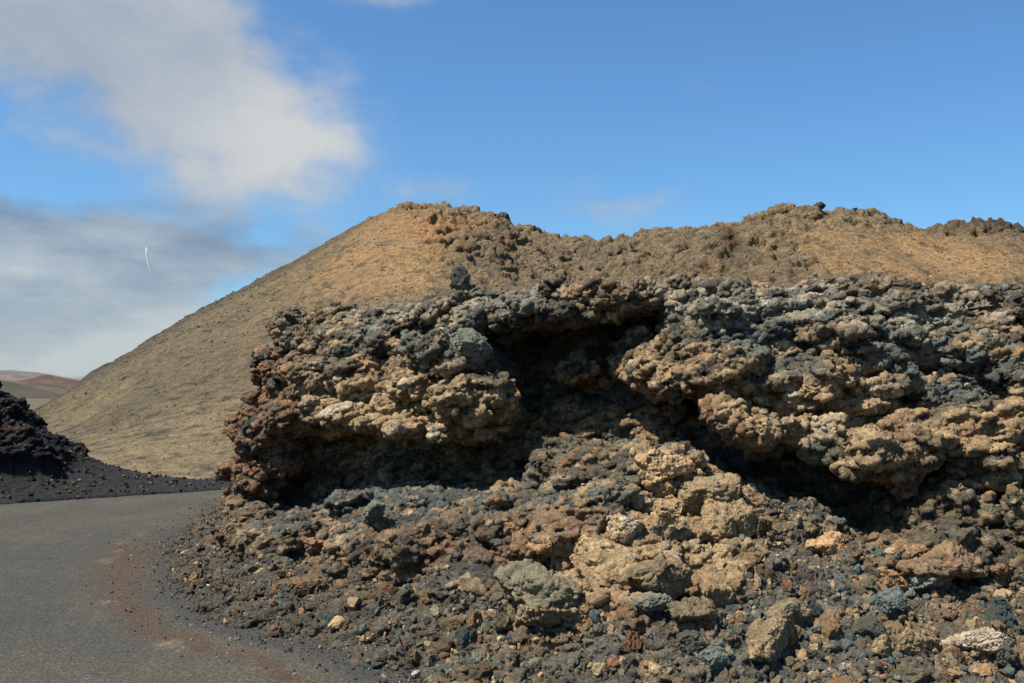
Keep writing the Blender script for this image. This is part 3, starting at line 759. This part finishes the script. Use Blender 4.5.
# road sheet, fine enough near the camera to carry its worn edge
ru, rv = 640, 760
xs = np.concatenate([np.linspace(-30, -14, 60, endpoint=False), np.linspace(-14, 2, ru), np.linspace(2.2, 16, 60)]); 
ys = np.concatenate([np.linspace(-14, 6, 40, endpoint=False), np.linspace(6, 28.2, rv)])
X, Y = np.meshgrid(xs, ys, indexing='ij')
Ar = np.array([np.asarray(p, float) for p in A_]); Asp = spline(Ar, 260)[:, :2]
def sd_edge(X, Y):
    """distance to the outcrop's foot line (vectorised over samples)"""
    d = np.full(X.shape, 1e9)
    for a, b in zip(Asp[:-1], Asp[1:]):
        ab = b - a; L2 = ab @ ab
        tt_ = np.clip(((X - a[0]) * ab[0] + (Y - a[1]) * ab[1]) / L2, 0, 1)
        d = np.minimum(d, np.hypot(X - a[0] - tt_ * ab[0], Y - a[1] - tt_ * ab[1]))
    return d
de = sd_edge(X, Y)
P3 = np.stack([X, Y, X * 0], -1)
Z = .0 + .012 * fbm(P3 / 3, 2, 701) + .0022 * fbm(P3 * 18, 2, 702)
# slight fall towards the edges where cinders lap over
fe = far_edge(X) - Y + .18 * fbm(np.stack([X, Y, X * 0], -1) * 1.5, 3, 720)
ragged = .34 * fbm(P3 * 1.3, 3, 703) + .10 * fbm(P3 * 6, 3, 704)
G_r = np.stack([X, Y, Z], -1)
asphalt = np.array([.067, .060, .044])
cr = np.broadcast_to(asphalt, P3.shape).copy()
big_n = fbm(P3 / 2.5, 3, 705)
cr = mix(cr, np.array([.047, .045, .037]), sstep(-.1, .45, big_n + .35 * sstep(-3, -6, X) ) * .6)
cr = mix(cr, np.array([.085, .074, .053]), sstep(.15, .5, fbm(P3 * np.array([.5, .5, 1]), 3, 706) + .35 * sstep(16, 22, Y)) * .4)
# pale wheel-dust streaks following the bend
cr = mix(cr, np.array([.09, .080, .058]), sstep(.12, .4, fbm(np.stack([de * 2.2, Y * .25, X * 0], -1), 3, 707)) * .3)
cr = cr * (1 + .35 * fbm(P3 * 20, 2, 711) + .25 * fbm(P3 * 4, 3, 712))[..., None]
cr = mix(cr, np.array([.042, .041, .036]), sstep(-2.5, -6, X + .12 * (Y - 9)) * sstep(17, 9, Y) * (.6 + .8 * big_n))
lap = sstep(.42, .12, de + ragged * .8)
cr = mix(cr, np.array([.045, .042, .036]), lap)
band = np.exp(-((de + ragged * .9 - .66) / (.17 + .18 * sstep(11, 15, Y))) ** 2) * sstep(8.2, 9.2, Y + .3 * ragged) * sstep(18.5, 15.0, Y) 
cr = mix(cr, np.array([.066, .042, .026]), band * (.85 + 1.3 * fbm(P3 * 2.5, 3, 708) + .9 * fbm(P3 * 14, 2, 718)) * 1.1)
cr = mix(cr, np.array([.20, .155, .10]), np.exp(-((de + ragged * 1.3 - .85) / .12) ** 2) * sstep(.1, .45, fbm(P3 * 1.6, 4, 709) + .5 * fbm(P3 * 14, 2, 719)) * .6)
cr = mix(cr, np.array([.06, .055, .05]), sstep(.25, 0, fe + ragged))
M_road = mat_rock('worn_asphalt', bump=.55, dist=.012, scales=((55, 1.0), (170, .8)), speck=.6, rough=.9)
keep = (fe > -.25)
Fr = grid_faces(len(xs), len(ys)); kf = keep.ravel()[Fr].all(1)
me = make_mesh('road', G_r, Fr[kf], cr, M_road)
nt = M_road.node_tree; bs_ = [n for n in nt.nodes if n.type == 'BSDF_PRINCIPLED'][0]
src = bs_.inputs['Base Color'].links[0].from_socket
vo = nt.nodes.new('ShaderNodeTexVoronoi'); vo.inputs['Scale'].default_value = 60; tcn = [n for n in nt.nodes if n.type == 'TEX_COORD'][0]; nt.links.new(tcn.outputs['Object'], vo.inputs['Vector'])
sxr = nt.nodes.new('ShaderNodeSeparateXYZ'); nt.links.new(vo.outputs['Color'], sxr.inputs[0])
pw_ = nt.nodes.new('ShaderNodeMath'); pw_.operation = 'POWER'; pw_.inputs[1].default_value = 3.0; nt.links.new(sxr.outputs[0], pw_.inputs[0])
ml = nt.nodes.new('ShaderNodeMath'); ml.operation = 'MULTIPLY_ADD'; ml.inputs[1].default_value = .9; ml.inputs[2].default_value = .78; nt.links.new(pw_.outputs[0], ml.inputs[0])
vs = nt.nodes.new('ShaderNodeVectorMath'); vs.operation = 'SCALE'; nt.links.new(src, vs.inputs[0]); nt.links.new(ml.outputs[0], vs.inputs['Scale']); nt.links.new(vs.outputs[0], bs_.inputs['Base Color'])
link('road', me, 'worn grey asphalt road bending round the outcrop', None, None, 'structure')

# grit along the road edge
r2 = np.random.default_rng(5)
pool = np.nonzero(((de < 1.1).ravel()) & (Y.ravel() > 7) & (Y.ravel() < 24) & (X.ravel() < 2))[0]
wt = np.exp(-((de.ravel()[pool]) / .28)) * 1.0 + .012
idx = r2.choice(pool, 5200, p=wt / wt.sum()); sz = .006 + .032 * r2.random(5200) ** 3.5
flatP, flatN, flatC = G_r.reshape(-1, 3), np.broadcast_to(np.array([0, 0, 1.0]), (G_r.size // 3, 3)), cr.reshape(-1, 3)
V, Fc, C = merge_stones(idx, sz, small_var, r2, sink=.2)
me = make_mesh('roadside_grit', V, Fc, C, M_stone)
link('roadside_grit', me, 'small stones and grit spilled from the rubble on the road edge', None, None, 'stuff')
flatP, flatN, flatC = save
print('ground', time.time() - T0)

# ------------------------------------------------------------------ distant hills (real cones, far away)
def cone_hill(name, prof, d, depth, colf, lab, rough=.04, seed=1):
    """prof: skyline as (px,py) at distance d"""
    p = np.array([at(a, b, d) for a, b in prof]); w0 = np.ptp(p[:, 0]) * .35; p = np.vstack([p[:1] + [[-w0, 0, -13 - p[0, 2]]], p, p[-1:] + [[w0, 0, -13 - p[-1, 2]]]]); xs = np.linspace(p[0, 0], p[-1, 0], 260); zc = np.interp(xs, p[:, 0], p[:, 2])
    v = np.linspace(-1, 1, 140); base = -12.0
    X = xs[:, None] + 0 * v[None]; Y = d + depth * v[None] + 0 * xs[:, None]
    Z = base + (zc[:, None] - base) * (1 - np.abs(v[None]) ** 1.3)
    Gd = np.stack([X, Y, Z], -1); hgt = max(zc.max() - base, 1)
    Gd[..., 2] += hgt * rough * fbm(Gd / (hgt * .7), 4, seed) * (1 - np.abs(v[None]) ** 4)
    me = make_mesh(name, Gd, grid_faces(260, 140), colf(Gd, (Gd[..., 2] - base) / hgt), M_ground)
    link(name, me, lab, None, None, 'structure')
def c_const(c, d, s):
    def f(G_, h): return mix(np.broadcast_to(np.array(c), G_.shape).copy(), np.array(d), sstep(-.1, .3, fbm(G_ / 60, 3, s)))
    return f
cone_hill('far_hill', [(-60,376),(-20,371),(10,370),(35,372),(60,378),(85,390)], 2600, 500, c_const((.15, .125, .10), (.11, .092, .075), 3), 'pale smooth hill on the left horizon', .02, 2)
cone_hill('red_cone_hill', [(-30,392),(10,386),(30,380),(48,375),(60,378),(72,381),(95,390),(120,400)], 900, 160, lambda G_, h: mix(mix(np.broadcast_to(np.array([.11, .075, .05]), G_.shape).copy(), np.array([.085, .050, .038]), sstep(.6, .9, h + .3 * fbm(G_ / 20, 3, 5))), np.array([.05, .04, .04]), sstep(.1, .3, fbm(G_ / 30, 3, 6)) * .6), 'small red-topped cinder cone in the distance', .08, 4)
cone_hill('brown_hill', [(-140,372),(-60,376),(-20,378),(10,382),(30,388),(60,396)], 500, 90, c_const((.062, .052, .038), (.09, .075, .05), 7), 'low brown ridge behind the black mound', .06, 8)
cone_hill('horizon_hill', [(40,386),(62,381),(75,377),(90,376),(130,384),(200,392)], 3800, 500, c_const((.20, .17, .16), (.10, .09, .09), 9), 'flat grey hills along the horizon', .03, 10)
cone_hill('dark_shoulder', [(82,384),(90,374),(97,367),(108,361),(120,360),(126,362),(160,375)], 190, 30, c_const((.045, .035, .03), (.08, .06, .05), 11), 'dark rocky shoulder showing behind the left flank of the hill', .06, 12)

# ------------------------------------------------------------------ vapour trail
pts = np.array([at(146.3, 247, 2500), at(147.3, 257, 2498), at(149, 266, 2496), at(151.5, 275, 2494)])
sp_ = spline(pts, 30); rad = np.interp(np.linspace(0, 1, 30), [0, .06, .15, .7, 1], [.1, 2.2, 3.0, 1.9, .1]); ring = 10
V = []
for a in range(30):
    tdir = sp_[min(a + 1, 29)] - sp_[max(a - 1, 0)]; tdir /= np.linalg.norm(tdir); e1 = np.cross(tdir, [0, 1, 0]); e1 /= np.linalg.norm(e1); e2 = np.cross(tdir, e1)
    for q_ in range(ring): V.append(sp_[a] + rad[a] * (math.cos(q_ * 2 * math.pi / ring) * e1 + math.sin(q_ * 2 * math.pi / ring) * e2))
Fc = [[a * ring + q_, a * ring + (q_ + 1) % ring, (a + 1) * ring + (q_ + 1) % ring, (a + 1) * ring + q_] for a in range(29) for q_ in range(ring)]
m = bpy.data.materials.new('vapour'); m.use_nodes = True; nt = m.node_tree; nt.nodes.clear()
o_ = nt.nodes.new('ShaderNodeOutputMaterial'); df = nt.nodes.new('ShaderNodeBsdfDiffuse'); tl = nt.nodes.new('ShaderNodeBsdfTranslucent'); m2 = nt.nodes.new('ShaderNodeAddShader')
df.inputs[0].default_value = (.42, .43, .43, 1); tl.inputs[0].default_value = (.39, .40, .40, 1)
nt.links.new(df.outputs[0], m2.inputs[0]); nt.links.new(tl.outputs[0], m2.inputs[1]); nt.links.new(m2.outputs[0], o_.inputs[0])
me = make_mesh('vapour_trail', np.array(V), np.array(Fc), None, m)
link('vapour_trail', me, 'short thin white vapour trail in front of the grey clouds', 'vapour trail')

# ------------------------------------------------------------------ light
SUN = np.array([-.45, -.23, .86]); SUN /= np.linalg.norm(SUN)
el = math.asin(SUN[2]); az = math.atan2(SUN[0], SUN[1])
import mathutils
sl = bpy.data.lights.new('sun', 'SUN'); sl.energy = 5.0; sl.angle = R(.5); sl.color = (1, .955, .88)
so = bpy.data.objects.new('sun', sl); COL.objects.link(so)
so.rotation_euler = mathutils.Vector(SUN).to_track_quat('Z', 'Y').to_euler(); so.location = (-20, -5, 40)

wd = bpy.data.worlds.new('World'); sc.world = wd; wd.use_nodes = True; nt = wd.node_tree; nt.nodes.clear(); N = nt.nodes.new; L = nt.links.new
def math_(op, a, b=None, c=None, clamp=False):
    n = N('ShaderNodeMath'); n.operation = op; n.use_clamp = clamp
    for i, v in enumerate((a, b, c)):
        if v is None: continue
        if isinstance(v, (int, float)): n.inputs[i].default_value = v
        else: L(v, n.inputs[i])
    return n.outputs[0]
def mixc(f, a, b):
    n = N('ShaderNodeMix'); n.data_type = 'RGBA'
    for s, v in ((n.inputs[0], f), (n.inputs[6], a), (n.inputs[7], b)):
        if isinstance(v, (int, float)): s.default_value = v
        elif isinstance(v, tuple): s.default_value = v + (1,)
        else: L(v, s)
    return n.outputs[2]
sky = N('ShaderNodeTexSky'); sky.sky_type = 'NISHITA'; sky.sun_disc = False; sky.sun_elevation = el; sky.sun_rotation = az % (2 * math.pi)
sky.altitude = 300; sky.air_density = 1.0; sky.dust_density = 1.1; sky.ozone_density = 2.0
tc = N('ShaderNodeTexCoord'); vn = N('ShaderNodeVectorMath'); vn.operation = 'NORMALIZE'; L(tc.outputs['Generated'], vn.inputs[0])
sx = N('ShaderNodeSeparateXYZ'); L(vn.outputs[0], sx.inputs[0])
azn = math_('ARCTAN2', sx.outputs[0], sx.outputs[1]); eln = math_('ARCSINE', sx.outputs[2])
# clouds: banks given as bearing/elevation (degrees) with their size, ragged by noise in the sky's own directions
nz = N('ShaderNodeTexNoise'); nz.inputs['Scale'].default_value = 5.5; nz.inputs['Detail'].default_value = 7; nz.inputs['Roughness'].default_value = .6; nz.inputs['Distortion'].default_value = .25
mp = N('ShaderNodeMapping'); mp.inputs['Scale'].default_value = (1, 1, 1.5); L(vn.outputs[0], mp.inputs[0]); L(mp.outputs[0], nz.inputs['Vector'])
nz2 = N('ShaderNodeTexNoise'); nz2.inputs['Scale'].default_value = 12; nz2.inputs['Detail'].default_value = 6; nz2.inputs['Roughness'].default_value = .6; L(mp.outputs[0], nz2.inputs['Vector'])
def ang(px_, py_): 
    u = (px_ - 512) / F; v = (341.5 - py_) / F; d = np.array([u, cp - v * sp, sp + v * cp]); d /= np.linalg.norm(d); return math.atan2(d[0], d[1]), math.asin(d[2])
def bank(px_, py_, wx_, wy_, amt, tilt=0):
    a0, e0 = ang(px_, py_); da = math_('SUBTRACT', azn, a0); de_ = math_('SUBTRACT', eln, e0)
    ct, st = math.cos(tilt), math.sin(tilt)
    x = math_('ADD', math_('MULTIPLY', da, ct), math_('MULTIPLY', de_, st)); y = math_('SUBTRACT', math_('MULTIPLY', de_, ct), math_('MULTIPLY', da, st))
    x = math_('DIVIDE', x, wx_ / F); y = math_('DIVIDE', y, wy_ / F)
    d2 = math_('ADD', math_('MULTIPLY', x, x), math_('MULTIPLY', y, y))
    return math_('MULTIPLY', math_('EXPONENT', math_('MULTIPLY', d2, -1)), amt)
def add_all(l):
    s = l[0]
    for q in l[1:]: s = math_('ADD', s, q)
    return s
hi = add_all([bank(200, 100, 150, 82, 1.0, -.45), bank(60, 20, 170, 60, .8), bank(285, 140, 60, 50, .45), bank(-150, 40, 200, 160, .4), bank(700, -500, 500, 150, .45), bank(-900, -200, 400, 200, .6), bank(585, 204, 120, 26, .66), bank(440, 190, 50, 14, .38), bank(675, 90, 60, 16, .24), bank(400, -5, 80, 14, .5)])
lo = add_all([bank(80, 235, 180, 32, .80, .05), bank(40, 330, 220, 55, 1.1), bank(-250, 300, 300, 90, 1.0), bank(260, 262, 100, 18, .62), bank(1900, 300, 500, 60, .7)])
ns = math_('SUBTRACT', nz.outputs[0], .5); ns2 = math_('SUBTRACT', nz2.outputs[0], .5)
ns3 = None
rag = math_('ADD', math_('MULTIPLY', ns, 2.3), math_('MULTIPLY', ns2, 1.1))
def dens(b, lo_, hi_):
    v = math_('ADD', b, math_('MULTIPLY', rag, math_('MINIMUM', math_('MULTIPLY', b, 2.2), 1.0)))
    m = N('ShaderNodeMapRange'); m.interpolation_type = 'SMOOTHSTEP'; m.inputs[1].default_value = lo_; m.inputs[2].default_value = hi_; L(v, m.inputs[0]); return m.outputs[0]
dh = dens(hi, .12, 1.05); dl = dens(lo, .15, 1.0)
skc = N('ShaderNodeMix'); skc.data_type = 'RGBA'; skc.blend_type = 'MULTIPLY'; skc.inputs[0].default_value = 1; L(sky.outputs[0], skc.inputs[6]); skc.inputs[7].default_value = (.56, .88, 1.10, 1)
WS = .08
k = 1 / WS / 2 ** .85
shade = N('ShaderNodeMapRange'); shade.inputs[1].default_value = .25; shade.inputs[2].default_value = .62; L(math_('ADD', math_('MULTIPLY', nz2.outputs[0], .3), math_('ADD', math_('MULTIPLY', nz.outputs[0], .4), math_('MULTIPLY', bank(285, 135, 90, 60, 1), .3))), shade.inputs[0])
hic = mixc(shade.outputs[0], tuple(S(160, 172, 187) * k), tuple(S(210, 212, 210) * k))
mp3 = N('ShaderNodeMapping'); mp3.inputs['Scale'].default_value = (1, 1, 3.6); L(vn.outputs[0], mp3.inputs[0])
nz3 = N('ShaderNodeTexNoise'); nz3.inputs['Scale'].default_value = 5; nz3.inputs['Detail'].default_value = 6; nz3.inputs['Roughness'].default_value = .55; L(mp3.outputs[0], nz3.inputs['Vector'])
sh3 = N('ShaderNodeMapRange'); sh3.inputs[1].default_value = .38; sh3.inputs[2].default_value = .62; L(nz3.outputs[0], sh3.inputs[0])
low = N('ShaderNodeMapRange'); low.inputs[1].default_value = .15; low.inputs[2].default_value = .03; L(math_('ADD', eln, math_('MULTIPLY', ns, .12)), low.inputs[0])
loc_ = mixc(math_('ADD', math_('MULTIPLY', low.outputs[0], .6), math_('MULTIPLY', sh3.outputs[0], .75), clamp=True), tuple(S(128, 146, 168) * k), tuple(S(196, 202, 203) * k))
c1 = mixc(math_('MULTIPLY', dh, .92), skc.outputs[2], hic)
c2 = mixc(math_('MULTIPLY', dl, .88), c1, loc_)
bg = N('ShaderNodeBackground'); L(c2, bg.inputs[0]); bg.inputs[1].default_value = WS
wo = N('ShaderNodeOutputWorld'); L(bg.outputs[0], wo.inputs[0])

sc.view_settings.view_transform = 'Standard'; sc.view_settings.look = 'None'; sc.view_settings.exposure = .85; sc.view_settings.gamma = 1
sc.render.engine = 'CYCLES'; sc.cycles.max_bounces = 4; sc.cycles.diffuse_bounces = 2; sc.cycles.use_denoising = True; sc.cycles.denoiser = 'OPENIMAGEDENOISE'; sc.cycles.denoising_input_passes = 'RGB_ALBEDO_NORMAL'; sc.cycles.denoising_prefilter = 'ACCURATE'
print('done', time.time() - T0)
